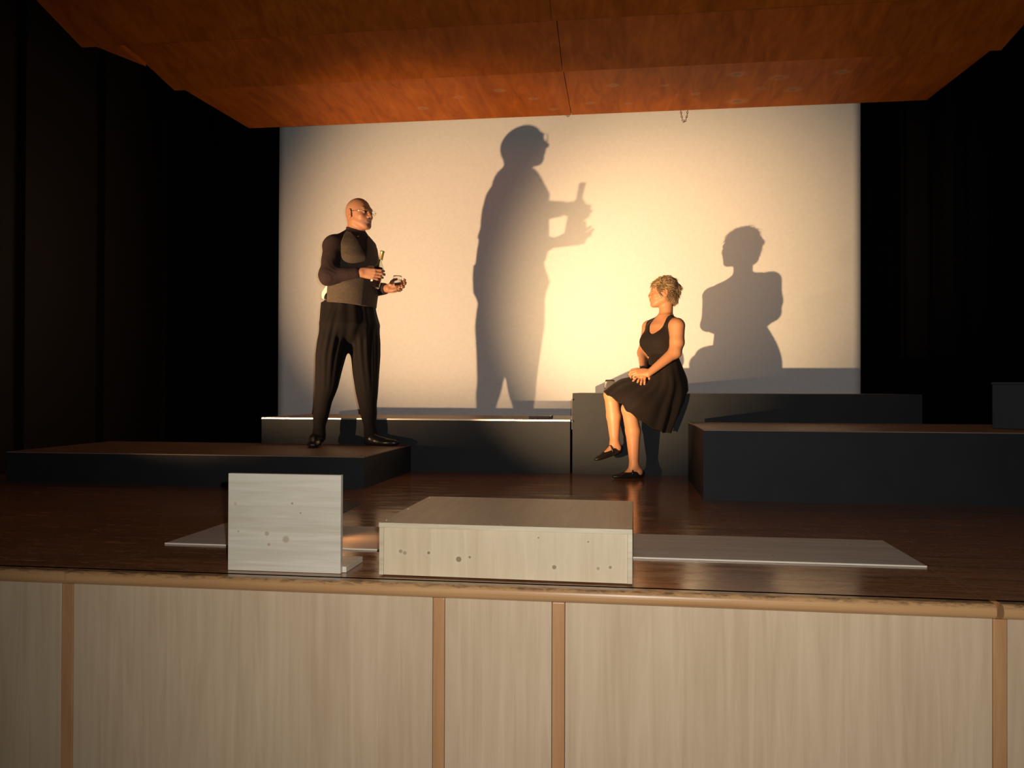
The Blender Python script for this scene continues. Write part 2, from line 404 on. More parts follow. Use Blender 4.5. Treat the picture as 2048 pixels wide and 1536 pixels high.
# pine box
r = empty('pine_box', (-.39, 3.02, .0), 'low pale pine box lying on the stage edge right of the pine board', 'box')
BR = Matrix.Translation((-.392, 3.02, 0)) @ Matrix.Rotation(math.radians(-.8), 4, 'Z') @ Matrix.Translation((.392, -3.02, 0))
X0, X1, Y0, Y1, Z1 = -.812, .028, 2.688, 3.37, .18
box('lid', (X0, Y0-.004, Z1-.016), (X1, Y1, Z1), m_boxt, r, .001, M=BR)
box('lid_edge', (X0+.0005, Y0-.0055, Z1-.0155), (X1-.0005, Y0-.0042, Z1-.0008), m_ply, r, M=BR)
box('front_board', (X0+.016, Y0+.004, .0046), (X1-.016, Y0+.02, Z1-.0165), m_boxf, r, M=BR)
for a in (X0, X1-.0155): box('side_board', (a, Y0, .0046), (a+.0155, Y1, Z1-.0165), m_ply, r, .001, M=BR)
box('back_board', (X0+.016, Y1-.02, .0046), (X1-.016, Y1-.004, Z1-.0165), m_boxf, r, M=BR)
for (x, y) in ((-.80, 2.73), (-.80, 3.0), (-.80, 3.32), (.015, 2.73), (.012, 3.0), (.015, 3.32), (-.4, 2.70)):
    bm = bmesh.new(); lathe(bm, [(.0038, 0), (.0038, .0008)], 12, BR @ Matrix.Translation((x, y, Z1))); fin('screw', bm, m_steel, r, sm=False)

# ------------------------------------------------------------------ floor lamps
m_glow = mat('lamp_glass', (1, .8, .5), .3); m_glow.node_tree.nodes['Principled BSDF'].inputs['Emission Color'].default_value = (1, .55, .2, 1)
m_glow.node_tree.nodes['Principled BSDF'].inputs['Emission Strength'].default_value = 14
def flood(src, tgt, label, flap):
    s = Vector(src); d = (Vector(tgt)-s).normalized(); az = math.atan2(-d.x, d.y); el = math.asin(d.z)
    R = Matrix.Rotation(az, 4, 'Z') @ Matrix.Rotation(el, 4, 'X')
    c = s-d*.035                                   # centre of the lens
    T = Matrix.Translation(c) @ R
    r = empty('floor_lamp', (c.x, c.y, 0), label, 'lamp', 'lamps standing on the stage floor')
    bm = bmesh.new()
    for y, hx, hz in (): pass
    prof = [(-.13, .07, .05), (-.11, .095, .065), (-.03, .115, .078), (0, .12, .082)]
    rings = []
    for (y, hx, hz) in prof:
        rings.append([bm.verts.new(T @ Vector((hx*a, y, hz*b))) for a, b in ((-1, -.8), (-.85, -1), (.85, -1), (1, -.8), (1, .8), (.85, 1), (-.85, 1), (-1, .8))])
    for y, hx, hz in ((0, .112, .074), (-.02, .10, .062)):
        rings.append([bm.verts.new(T @ Vector((hx*a, y, hz*b))) for a, b in ((-1, -.8), (-.85, -1), (.85, -1), (1, -.8), (1, .8), (.85, 1), (-.85, 1), (-1, .8))])
    for A, B in zip(rings[:-1], rings[1:]):
        for k in range(8): bm.faces.new((A[k], A[(k+1) % 8], B[(k+1) % 8], B[k]))
    bm.faces.new(rings[0][::-1]); bm.faces.new(rings[-1])
    for i in range(5): boxm(bm, (-.07, -.145, -.04+i*.02-.003), (.07, -.118, -.04+i*.02+.003), 0, T)
    fin('housing', bm, m_dark, r, sm=False)
    for s_ in (-1,):                                   # added flap below the lens, out of view, cuts off the low part of the beam
        bm = bmesh.new(); hz = .060 if s_ < 0 else .15; P = [(-.11, .0, s_*.080), (.11, .0, s_*.080), (.15, .20, s_*hz), (-.15, .20, s_*hz)]
        if s_ < 0: P = [(-.11, .0, -.080), (.11, .0, -.080), (.15, .20, flap), (-.15, .20, flap)]
        A = [bm.verts.new(T @ Vector(p)) for p in P]; B = [bm.verts.new(T @ (Vector(p)+Vector((0, 0, s_*.003)))) for p in P]
        for k in range(4): bm.faces.new((A[k], A[(k+1) % 4], B[(k+1) % 4], B[k]))
        bm.faces.new(A); bm.faces.new(B[::-1]); fin('beam_flap', bm, m_dark, r, sm=False)
    bm = bmesh.new(); boxm(bm, (-.096, -.016, -.053), (.096, -.012, .058), 0, T); fin('lens', bm, m_glow, r, sm=False)
    bm = bmesh.new(); Tz = Matrix.Translation(c) @ Matrix.Rotation(az, 4, 'Z')
    z0 = -c.z+.004
    tube(bm, [Tz @ Vector(p) for p in ((-.14, -.05, -.0), (-.14, -.05, z0), (.14, -.05, z0), (.14, -.05, 0))], .006, 8)
    tube(bm, [Tz @ Vector(p) for p in ((-.16, -.16, z0), (-.16, .03, z0))], .006, 8); tube(bm, [Tz @ Vector(p) for p in ((.16, -.16, z0), (.16, .03, z0))], .006, 8)
    tube(bm, [Tz @ Vector(p) for p in ((-.16, -.05, z0), (.16, -.05, z0))], .006, 8)
    fin('bracket', bm, m_dark, r)
    for sx in (-1, 1):
        bm = bmesh.new(); tube(bm, [Tz @ Vector((sx*a, -.05, 0)) for a in (.105, .165, .165, .195)], [.008, .008, .018, .018], 10); fin('knob', bm, m_dark, r)
    return r
flood(LAMP_A, (.43, 7.59, 1.47), 'black floodlight on the floor, hidden behind the upright pine board', -.066)
flood(LAMP_B, (-1.30, 7.59, 1.93), 'black floodlight on the floor at the far left of the stage', -.053)

# ------------------------------------------------------------------ modelling in distance fields: one continuous skin per body or garment
A_ = lambda *v: np.array(v, np.float32)
def unit(v): v = np.asarray(v, float); return v/np.linalg.norm(v)
def cap(a, b, ra, rb=None):
    a, b = np.asarray(a, np.float32), np.asarray(b, np.float32); rb = ra if rb is None else rb
    ba = b-a; L = float(ba@ba)+1e-12
    def f(p):
        pa = p-a; t = np.clip(pa@ba/L, 0, 1)
        return np.sqrt(((pa-t[:, None]*ba)**2).sum(1))-(ra+(rb-ra)*t)
    return f
def ell(c, r, R=None):
    c = np.asarray(c, np.float32); r = np.asarray(r, np.float32); R = np.eye(3, dtype=np.float32) if R is None else np.asarray(R, np.float32)
    mn = float(r.min())
    def f(p):
        q = (p-c)@R; k0 = np.sqrt(((q/r)**2).sum(1)); k1 = np.sqrt(((q/(r*r))**2).sum(1))+1e-9
        return np.where(k0 < .3, (k0-1)*mn, k0*(k0-1)/k1)
    return f
def rbox(c, h, rad, R=None):
    c = np.asarray(c, np.float32); h = np.asarray(h, np.float32); R = np.eye(3, dtype=np.float32) if R is None else np.asarray(R, np.float32)
    def f(p):
        q = np.abs((p-c)@R)-h+rad
        return np.sqrt((np.maximum(q, 0)**2).sum(1))+np.minimum(q.max(1), 0)-rad
    return f
def plane(c, n):
    c = np.asarray(c, np.float32); n = unit(n).astype(np.float32)
    return lambda p: (p-c)@n
def loft(st, right, fwd, disp=None, ends=True):
    """st: (centre xyz, half width along right, half depth along fwd), sorted by rising z"""
    st = sorted(st, key=lambda s: s[0][2]); z = np.array([s[0][2] for s in st])
    cx = np.array([s[0][0] for s in st]); cy = np.array([s[0][1] for s in st]); aa = np.array([s[1] for s in st]); bb = np.array([s[2] for s in st])
    zz = np.linspace(z[0], z[-1], 160)
    def sm(v):                                   # rounded piecewise interpolation
        w = np.interp(zz, z, v)
        for _ in range(6): w[1:-1] = (w[:-2]+2*w[1:-1]+w[2:])/4
        return w
    cx, cy, aa, bb = map(sm, (cx, cy, aa, bb)); R_, F_ = np.asarray(right, float)[:2], np.asarray(fwd, float)[:2]
    def f(p):
        pz = p[:, 2]; a = np.interp(pz, zz, aa); b = np.interp(pz, zz, bb)
        dx = p[:, 0]-np.interp(pz, zz, cx); dy = p[:, 1]-np.interp(pz, zz, cy)
        u = dx*R_[0]+dy*R_[1]; v = dx*F_[0]+dy*F_[1]
        k0 = np.sqrt((u/a)**2+(v/b)**2); k1 = np.sqrt((u/a**2)**2+(v/b**2)**2)+1e-9
        d = np.where(k0 < .3, (k0-1)*np.minimum(a, b), k0*(k0-1)/k1)
        if disp is not None: d = d+disp(np.arctan2(v/b, u/a), pz, u, v)
        dz = np.maximum(zz[0]-pz, pz-zz[-1])
        return np.where(dz > 0, np.sqrt(np.maximum(d, 0)**2+dz**2), np.maximum(d, dz) if ends else d)
    return f
def smin(a, b, k):
    if k <= 0: return np.minimum(a, b)
    h = np.clip(.5+.5*(b-a)/k, 0, 1); return b*(1-h)+a*h-k*h*(1-h)
def smax(a, b, k): return -smin(-a, -b, k)
def fold(prims, p, ds=None):
    d = None
    for i, (f, op, k) in enumerate(prims):
        v = f(p) if ds is None else ds[i]
        if d is None: d = v if op == '+' else np.full(len(p), 1e3); continue
        d = smin(d, v, k) if op == '+' else (smax(d, -v, k) if op == '-' else smax(d, v, k))
    return d
def sdf_mesh(name, prims, lo, hi, h, post=None, relax=1):
    lo = np.array(lo, float); n = np.ceil((np.array(hi)-lo)/h).astype(int)+1; B = 20
    nb = np.ceil(n/B).astype(int); n = nb*B+1
    V = np.full(tuple(n), 1.0, np.float32)
    bi = np.stack(np.meshgrid(*[np.arange(k) for k in nb], indexing='ij'), -1).reshape(-1, 3)
    cen = (lo+(bi*B+B/2)*h).astype(np.float32); half = B*h*math.sqrt(3)/2
    D = np.stack([f(cen) for f, _, _ in prims]); tot = fold(prims, cen, D)
    g1 = np.arange(B+1)
    G = np.stack(np.meshgrid(g1, g1, g1, indexing='ij'), -1).reshape(-1, 3)
    for j, b in enumerate(bi):
        sl = tuple(slice(b[a]*B, b[a]*B+B+1) for a in range(3))
        if abs(tot[j]) > half*1.7+.01: V[sl] = np.where(V[sl] < 1 , V[sl], tot[j]) if tot[j] > 0 else tot[j]; continue
    for j, b in enumerate(bi):
        if abs(tot[j]) > half*1.7+.01: continue
        sl = tuple(slice(b[a]*B, b[a]*B+B+1) for a in range(3))
        p = (lo+(G+b*B)*h).astype(np.float32)
        lim = half*2.4+.03
        sub = [pr for i, pr in enumerate(prims) if i == 0 or pr[1] == '&' or D[i, j] < lim+max(tot[j], 0)]
        d = fold(sub, p)
        if post: d = post(p, d)
        V[sl] = d.reshape(B+1, B+1, B+1)
    return nets(name, V, lo, h, relax)
def nets(name, V, lo, h, relax=1):
    S = V < 0; c = S[:-1, :-1, :-1].astype(np.int8)
    tot = np.zeros(c.shape, np.int8)
    for dx in (0, 1):
        for dy in (0, 1):
            for dz in (0, 1): tot += S[dx:dx+c.shape[0], dy:dy+c.shape[1], dz:dz+c.shape[2]]
    idx = np.argwhere((tot > 0) & (tot < 8)); key = -np.ones(c.shape, np.int32); key[tuple(idx.T)] = np.arange(len(idx))
    acc = np.zeros((len(idx), 3)); cnt = np.zeros(len(idx))
    cs = [(a, b, d) for a in (0, 1) for b in (0, 1) for d in (0, 1)]
    vals = {o: V[idx[:, 0]+o[0], idx[:, 1]+o[1], idx[:, 2]+o[2]] for o in cs}
    for o in cs:
        for ax in range(3):
            if o[ax]: continue
            e = list(o); e[ax] = 1; e = tuple(e); a, b = vals[o], vals[e]; m_ = (a < 0) != (b < 0)
            t = np.where(m_, a/np.where(m_, a-b, 1), 0); P = np.tile(np.array(o, float), (len(idx), 1)); P[:, ax] += t
            acc[m_] += P[m_]; cnt[m_] += 1
    verts = lo+(idx+acc/cnt[:, None])*h
    faces = []
    for ax in range(3):
        u, v = (ax+1) % 3, (ax+2) % 3
        sa = [slice(None)]*3; sb = [slice(None)]*3; sa[ax] = slice(0, -1); sb[ax] = slice(1, None)
        A, Bq = S[tuple(sa)], S[tuple(sb)]; e = np.argwhere(A != Bq)
        e = e[(e[:, u] > 0) & (e[:, v] > 0) & (e[:, u] < V.shape[u]-1) & (e[:, v] < V.shape[v]-1)]
        def K(du, dv):
            q_ = e.copy(); q_[:, u] -= du; q_[:, v] -= dv; return key[tuple(q_.T)]
        Q = np.stack([K(1, 1), K(0, 1), K(0, 0), K(1, 0)], 1); inside = A[tuple(e.T)]
        Q[~inside] = Q[~inside][:, ::-1]; faces.append(Q)
    F = np.concatenate(faces); F = F[(F >= 0).all(1)]
    for _ in range(relax):                        # light smoothing
        s = np.zeros_like(verts); w = np.zeros(len(verts))
        for k in range(4):
            a, b = F[:, k], F[:, (k+1) % 4]
            for i_ in range(3): s[:, i_] += np.bincount(a, verts[b, i_], len(verts))+np.bincount(b, verts[a, i_], len(verts))
            w += np.bincount(a, minlength=len(verts))+np.bincount(b, minlength=len(verts))
        ok = w > 0; verts[ok] = verts[ok]*.5+.5*s[ok]/w[ok][:, None]
    me = bpy.data.meshes.new(name); me.vertices.add(len(verts)); me.vertices.foreach_set('co', verts.astype(np.float32).ravel())
    me.loops.add(len(F)*4); me.loops.foreach_set('vertex_index', F.astype(np.int32).ravel())
    me.polygons.add(len(F)); me.polygons.foreach_set('loop_start', np.arange(len(F), dtype=np.int32)*4); me.polygons.foreach_set('loop_total', np.full(len(F), 4, np.int32))
    me.update(calc_edges=True); me.polygons.foreach_set('use_smooth', np.ones(len(F), bool))
    return me, verts
def paint(me, cols, name='Col'):
    a = me.color_attributes.new(name, 'FLOAT_COLOR', 'POINT'); c = np.ones((len(cols), 4), np.float32); c[:, :3] = cols
    a.data.foreach_set('color', c.ravel())
def rot(az, pitch=0, roll=0):
    """columns: right, forward, up of a body whose face looks along azimuth az (0 = +y, turning clockwise to +x)"""
    f = np.array([math.sin(az), math.cos(az), 0]); r = np.array([math.cos(az), -math.sin(az), 0]); u = np.array([0, 0, 1.0])
    f, u = f*math.cos(pitch)+u*math.sin(pitch), u*math.cos(pitch)-f*math.sin(pitch)
    r, u = r*math.cos(roll)+u*math.sin(roll), u*math.cos(roll)-r*math.sin(roll)
    return np.stack([r, f, u], 1)
def hand(w, d, n, s, curls, thumb, sc=1.0, spread=(.10, .03, -.04, -.12), k=.004):
    """w wrist, d along the hand, n out of the palm, s towards the thumb; curls: cumulative angles of three bones per finger; thumb: three points in (d, n, s)"""
    d = unit(d); n = unit(np.asarray(n)-d*np.dot(n, d)); s = unit(np.asarray(s)-d*np.dot(s, d)-n*np.dot(s, n)); w = np.asarray(w, float)
    L = lambda v: w+(d*v[0]+n*v[1]+s*v[2])*sc
    kn = [(.088, -.002, .029), (.094, -.004, .010), (.089, -.003, -.010), (.080, 0, -.028)]; ln = [(.043, .026, .021), (.047, .030, .022), (.043, .028, .021), (.034, .020, .018)]
    out = []
    for i, q_ in enumerate(kn):
        out.append((cap(L((.0, 0, q_[2]*.62)), L(q_), .0155*sc, .0115*sc), '+', .012*sc))
    out.append((ell(L((.045, .006, .018)), np.array([.032, .014, .018])*sc, np.stack([d, n, s], 1)), '+', .012*sc))
    out.append((ell(L((.045, .006, -.022)), np.array([.034, .013, .014])*sc, np.stack([d, n, s], 1)), '+', .012*sc))
    for i, q_ in enumerate(kn):
        p = np.array(q_); r_ = (.0104, .0106, .0102, .0092)[i]
        for j in range(3):
            a = math.radians(curls[i][j]); v = np.array([math.cos(a), math.sin(a), spread[i]*max(0, math.cos(a))]); v /= np.linalg.norm(v)
            e = p+v*ln[i][j]; out.append((cap(L(p), L(e), r_*sc*(1-.08*j), r_*sc*(1-.08*(j+1))), '+', k*sc)); p = e
    t = [np.array(x) for x in thumb]; base = np.array([.018, .004, .020])
    out.append((cap(L(base), L(t[0]), .0165*sc, .013*sc), '+', .012*sc)); out.append((cap(L(t[0]), L(t[1]), .0125*sc, .0112*sc), '+', k*sc)); out.append((cap(L(t[1]), L(t[2]), .0112*sc, .0092*sc), '+', k*sc))
    return out
def head(c, R, sc=1.0, male=True):
    """skull, jaw, brow, nose, lips, ears around the point between the ears at eye height"""
    R = np.asarray(R); L = lambda *v: np.asarray(c)+R@(np.array(v)*sc); e = lambda p, r: ell(L(*p), np.array(r)*sc, R); q_ = []
    add = lambda f, k=.015, op='+': q_.append((f, op, k*sc))
    add(e((0, -.012, .030), (.077, .098, .088)), 0)
    add(e((0, .020, -.020), (.066, .076, .085)), .03)
    add(e((0, .052, -.070), (.044, .040, .042)), .03)
    for x in (-1, 1): add(cap(L(x*.052, -.002, -.052), L(x*.022, .066, -.092), .020*sc, .016*sc), .025)
    add(cap(L(-.010, .078, -.098), L(.010, .078, -.098), (.0165 if male else .014)*sc), .016)
    add(cap(L(-.034, .080, .024), L(.034, .080, .024), (.013 if male else .0105)*sc), .016)
    for x in (-1, 1):
        add(ell(L(x*.033, .102, .000), np.array([.019, .017, .013])*sc, R), .012, '-')
        add(e((x*.044, .064, -.024), (.018, .018, .016)), .02)
        add(e((x*.033, .0795, .001), (.0135, .0125, .0125)), .002)
    add(cap(L(0, .088, .014), L(0, .112 if male else .108, -.026), .0075*sc, (.0115 if male else .0095)*sc), .009)
    for x in (-1, 1): add(e((x*.0115, .101, -.032), (.0085, .012, .008)), .006)
    add(e((0, .088, -.058), (.026, .016, .018)), .014)
    add(cap(L(-.019, .094, -.0545), L(0, .1015, -.0525), .0045*sc, .0058*sc), .003); add(cap(L(.019, .094, -.0545), L(0, .1015, -.0525), .0045*sc, .0058*sc), .003)
    add(cap(L(-.015, .0935, -.0645), L(.015, .0935, -.0645), .0062*sc), .004)
    add(cap(L(-.022, .1005, -.0592), L(.022, .1005, -.0592), .0020*sc), .004, '-')
    for x in (-1, 1):
        Re = R@rot(x*.35)[:, :]
        add(ell(L(x*.0825, -.012, -.004), np.array([.0085, .020, .034])*sc, Re), .005)
        add(ell(L(x*.0925, -.007, -.001), np.array([.006, .011, .020])*sc, Re), .004, '-')
        add(ell(L(x*.080, -.005, -.026), np.array([.007, .009, .009])*sc, Re), .004)
    return q_

# ------------------------------------------------------------------ materials of the figures
def cloth_mat(name, col, rough=.85, bumps=.25, sc_=70):
    M = mat(name, col, rough, .2); q = NT(M)
    n = q.noise(q.co((1, 1, 1)), sc_, 3); q.l(q.mix(q.rng(n, .3, .7), tuple(c*.85 for c in col), tuple(min(1, c*1.15) for c in col)), q.b.inputs['Base Color'])
    q.bump(q.noise(q.co((1, 1, 1)), 600, 2), bumps, .001)
    M.node_tree.nodes['Principled BSDF'].inputs['Sheen Weight'].default_value = .03
    return M
m_skin = vcol(mat('skin', (.6, .36, .25), .5, .35)); m_skin2 = vcol(mat('fair_skin', (.66, .40, .28), .48, .35))
m_shirt = cloth_mat('dark_shirt', (.026, .015, .016)); m_vest = cloth_mat('grey_waistcoat', (.078, .061, .045)); m_trous = cloth_mat('black_trousers', (.0062, .0042, .0042))
m_dress = cloth_mat('black_jersey', (.015, .0095, .0075), .85); m_shoe = mat('black_leather', (.012, .010, .010), .3, .5)
m_white = cloth_mat('white_cloth', (.78, .72, .62)); m_eye = vcol(mat('eye', (.8, .8, .8), .15, .5))
m_glass = mat('clear_glass', (1, 1, 1), .02, .5, 0, Transmission_Weight=1.0, IOR=1.45)
m_bottle = mat('bottle_glass', (.86, .90, .80), .02, .5, 0, Transmission_Weight=1.0, IOR=1.45)
m_wine = mat('dark_wine', (.03, .008, .012), .1, .5, 0, Transmission_Weight=.3, IOR=1.34)
m_water = mat('water', (.95, .97, .98), .0, .5, 0, Transmission_Weight=1.0, IOR=1.33)
m_lens = mat('spectacle_lens', (1, 1, 1), .03, .5, 0, Transmission_Weight=1.0, IOR=1.12)
m_foil = mat('foil', (.42, .36, .18), .4, .5, .6)
def obj_sdf(name, prims, lo, hi, h, m_, parent=None, loc=None, col=None, post=None, relax=1):
    me, v = sdf_mesh(name, prims, lo, hi, h, post, relax)
    if col is not None: paint(me, col(v))
    return link(name, me, m_, parent, loc)
def wr(p, f=60., a=.003):                      # soft wrinkles
    return a*(np.sin(p[:, 0]*f+2*np.sin(p[:, 2]*f*.6))*np.sin(p[:, 2]*f*.8+p[:, 1]*f*.7))
def eye(c, R, x, sc, iris, parent):
    L = np.asarray(c)+R@(np.array([x*.0325, .0838, .0010])*sc)
    me, v = sdf_mesh('eye', [(ell(L, np.array([.0112, .0105, .0062])*sc, R), '+', 0)], L-.016, L+.016, .0015)
    d = (v-L)@R/sc; g = np.hypot(d[:, 0], d[:, 2]); cols = np.where((g < .0062)[:, None], np.array(iris)*.6, np.array([.42, .34, .28])); cols[g < .0030] = .01
    paint(me, cols); return link('eye', me, m_eye, parent)
def skin_cols(base, c, R, sc, beard, lips, brow, pale=(1, 1, 1)):
    def f(v):
        col = np.tile(np.array(base, float), (len(v), 1)); q_ = (v-c)@R/sc
        def blend(mask, k): col[:] = col*(1-mask[:, None])+np.array(k)*mask[:, None]
        def g(p, r, s=1.): return np.clip(1.6-1.6*np.sqrt((((q_-np.array(p))/np.array(r))**2).sum(1)), 0, 1)*s
        blend(g((0, .105, -.03), (.02, .03, .02), .35), np.array(base)*[1.05, .8, .75])
        for x in (-1, 1):
            blend(g((x*.045, .07, -.03), (.022, .03, .02), .3), np.array(base)*[1.08, .82, .78])
            blend(g((x*.033, .09, .002), (.02, .02, .009), .45), np.array(base)*.55)
            blend(g((x*.033, .093, .0082), (.017, .012, .0032), .8), np.array(base)*.22)
            blend(g((x*.034, .088, .0235), (.020, .02, .0048), brow[1]), brow[0])
        if beard is not None:
            blend(g((0, .09, -.086), (.030, .04, .026), .8), beard); blend(g((0, .10, -.047), (.030, .03, .008), .7), beard)
            for x in (-1, 1): blend(g((x*.027, .09, -.063), (.009, .03, .022), .7), beard)
            blend(np.clip((q_[:, 2]-.0)/.05, 0, 1)*np.clip((.05-q_[:, 1])/.06, 0, 1)*.22*(np.abs(q_[:, 0]) < .1), (.36, .27, .2))
        blend(g((0, .098, -.0595), (.022, .02, .0085), .85), lips)
        return col
    return f

# ================================================================== the man
az_b = math.radians(128); RB = rot(az_b); rB, fB = RB[:, 0], RB[:, 1]
MLOC = (-2.06, 6.02, .2)
S = lambda px, py, y, a, b: (W(px, py, y), a, b)
hc = W(718.5, 429, 6.02); RH = rot(math.radians(117), .02); HS = 1.05
shR, elR, wrR = W(667, 492, 5.90), W(657, 552, 5.78), W(724, 545, 5.80)
shL, elL, wrL = W(735, 496, 6.16), W(739, 580, 6.22), W(777, 577, 6.03)
axb = unit((.215, .03, .975))
dR = unit(np.array([.98, .06, -.14])); nR = np.array([0, 1.0, 0]); sR = axb
dL = unit((.96, -.10, .12)); nL = np.array([.05, -1, .15]); sL = np.array([0, .1, 1])
man = [(f, o, k) for f, o, k in head(hc, RH, HS)]
neck0 = W(712, 474, 6.03)
man += [(cap(neck0, hc+RH@np.array([0, -.022, -.045]), .066, .060), '+', .02),
        (cap(neck0, hc+RH@np.array([0, -.045, -.01]), .05, .055), '+', .03),
        (loft([S(712, 478, 6.03, .09, .075), S(709, 492, 6.03, .155, .10), S(706, 530, 6.03, .165, .12), S(699, 590, 6.03, .155, .13), S(698, 640, 6.02, .15, .12), S(698, 668, 6.02, .10, .08)], rB, fB), '+', .03)]
for sh, el, wr_ in ((shR, elR, wrR), (shL, elL, wrL)):
    man += [(cap(sh, el, .055, .043), '+', .02), (cap(el, wr_, .043, .029), '+', .01)]
man += hand(wrR, dR, nR, sR, [(16, 66, 92), (18, 72, 98), (18, 72, 98), (20, 76, 104)], [(.042, .030, .045), (.048, .066, .052), (.068, .096, .05)], 1.04)
man += hand(wrL, dL, nL, sL, [(14, 52, 84), (20, 62, 96), (26, 70, 106), (32, 80, 116)], [(.045, .035, .036), (.070, .052, .042), (.092, .056, .043)], 1.0)
legs = {'n': [W(668, 655, 5.95), W(653, 775, 5.94), W(638, 868, 5.93)], 'f': [W(729, 655, 6.08), W(733, 775, 6.09), W(741, 866, 6.10)]}
for k_ in 'nf':
    a, b, c_ = legs[k_]; man += [(cap(a, b, .075, .055), '+', .02), (cap(b, c_, .055, .036), '+', .015)]
def shoe_prims(heel, toe, h=1.0, L=.29, w=1.0, opening=True):
    heel, toe = np.array(heel), np.array(toe); d = unit(toe-heel); s = unit(np.cross(d, [0, 0, 1])); u = np.cross(s, d); R = np.stack([s, d, u], 1)
    P = lambda y, z, x=0: heel+d*y+u*z+s*x
    q_ = [(ell(P(L*.24, .028), (.036*w, L*.26, .040*h), R), '+', 0), (ell(P(L*.68, .020), (.046*w, L*.33, .030*h), R), '+', .02), (ell(P(L*.42, .03), (.036*w, L*.28, .034*h), R), '+', .02)]
    return q_, P, R, L
feet = {}
for k_, hx, tx in (('n', W(632, 888, 5.97), None), ('f', W(730, 889, 6.10), None)):
    hx[2] = .203
    t = hx+(.29*unit((.30, -.95, 0)) if k_ == 'n' else .29*unit((.97, -.22, 0)))
    feet[k_] = (hx, t); d = unit(t-hx)
    man += [(cap(legs[k_][2], hx+d*.06+np.array([0, 0, .05]), .036, .036), '+', .015), (cap(hx+d*.06+np.array([0, 0, .045]), hx+d*.21+np.array([0, 0, .026]), .032, .022), '+', .02)]
lo, hi = (-2.45, 5.5, .19), (-1.5, 6.4, 2.12)
cols = skin_cols((.38, .185, .108), hc, RH, HS, (.22, .165, .12), (.36, .14, .10), ((.22, .14, .09), .5))
MAN = obj_sdf('person', man, lo, hi, .0036, m_skin, None, MLOC, cols)
tag(MAN, 'bald man in grey waistcoat and black trousers standing with bottle and glass', 'person')
for x in (-1, 1): eye(hc, RH, x, HS, (.10, .07, .05), MAN)
# shirt
torso = [S(713, 463, 6.03, .066, .062), S(711, 472, 6.03, .105, .080), S(709, 483, 6.03, .160, .105), S(707, 497, 6.03, .185, .135), S(708, 518, 6.03, .190, .160), S(706, 545, 6.03, .192, .160), S(702, 575, 6.03, .192, .165), S(698, 605, 6.03, .192, .170), S(697, 625, 6.03, .190, .160)]
trap = [(cap(W(708, 469, 6.03), shR+[0, 0, .004], .052, .068), '+', .05), (cap(W(711, 474, 6.03), shL+[0, 0, -.005], .055, .062), '+', .04)]
shirt = [(loft(torso, rB, fB), '+', 0)]+trap
shirt += [(cap(shR, elR, .078, .061), '+', .035), (cap(elR, elR+(wrR-elR)*.80, .060, .042), '+', .05), (cap(shL, elL, .062, .054), '+', .03), (cap(elL, elL+(wrL-elL)*.80, .058, .043), '+', .02)]
dwr = unit(wrR-elR); cufR = elR+(wrR-elR)*.86; shirt += [(cap(cufR-dwr*.030, cufR-dwr*.004, .040, .040), '+', .006), (plane(cufR, dwr) and (lambda p, c_=cufR, d_=dwr: np.where(((p-c_)@d_) > -.05, .5, .5)), '+', 0)]
shirt.pop()
gap = W(680, 563, 5.69); shirt.append((ell(gap, (.034, .03, .008)), '-', .006))
shirt.append((cap(neck0-[0, 0, .02], hc, .058, .058), '-', .004))
def shirt_post(p, d): 
    el = (p-elR); w_ = np.clip(1-np.sqrt((el**2).sum(1))/.22, 0, 1)
    d = d+wr(p, 34, .0022)+w_*.0015*np.sin((el@unit(shR-elR))*105+3.2*np.sin(el[:, 1]*26+el[:, 0]*34)+2*np.sin(p[:, 2]*47))*(.6+.4*np.sin(el[:, 0]*40+el[:, 2]*21))
    w2 = np.clip(1-np.sqrt(((p-elL)**2).sum(1))/.2, 0, 1)
    return d+w2*.005*np.sin((p-elL)@np.array([60, 40, 90]))
obj_sdf('shirt', shirt, (-2.45, 5.55, 1.0), (-1.6, 6.4, 1.92), .0045, m_shirt, MAN, post=shirt_post)
# stand-up collar and its button
cb, ct = W(711.5, 472, 6.03), W(713, 455, 6.03)
tilt = unit((.34, -.10, 1)); collar = [(cap(cb-[0, 0, .02], ct+[0, 0, .06], .0745), '+', 0), (cap(cb-[0, 0, .1], ct+[0, 0, .15], .0685), '-', 0),
    (plane(W(711, 459, 6.03), tilt), '&', .003), (plane(W(711, 476, 6.03), -np.array(tilt)), '&', 0)]
obj_sdf('collar', collar, cb-.13, cb+.16, .003, m_shirt, MAN)
def button(name, p, n, r, m_, parent):
    bm = bmesh.new(); lathe(bm, [(r*.7, 0), (r, .0012), (r*.9, .003), (0, .0034)], 12, frame(p, n)); fin(name, bm, m_, parent)
button('button', W(716, 473, 5.952), (.3, -.95, 0), .0048, m_white, MAN)
button('button', cufR-dwr*.02+np.array([0, -.040, -.012]), (0, -1, 0), .0045, m_dark, MAN)
# waistcoat
zh = W(697, 611, 6.03)[2]; zv = W(720, 517, 5.95)[2]
tv = [(c_, a+.008+.016*(c_[2] < 1.42), b+.010+.014*(c_[2] < 1.42)) for c_, a, b in torso if c_[2] > zh-.06]; cx_ = W(706, 545, 6.03)
def vneck(p):
    u = (p-cx_)@rB; v = (p-cx_)@fB; return np.maximum(np.abs(u)-(p[:, 2]-zv)*.33, -v+.02)
def vstep(th, z, u, v): return np.where((v > 0) & (u > .012), -.004, 0)
vest = [(loft(tv, rB, fB, vstep), '+', 0)]+[(f, o, .04) for f, o, k in [(cap(W(708, 471, 6.03), shR+[.03, .02, .006], .055, .068), '+', .04), (cap(W(711, 476, 6.03), shL+[-.02, -.03, 0], .058, .064), '+', .04)]]
vest += [(vneck, '-', .006), (cap(W(712, 490, 6.03), W(714, 440, 6.03), .092), '-', .006)]
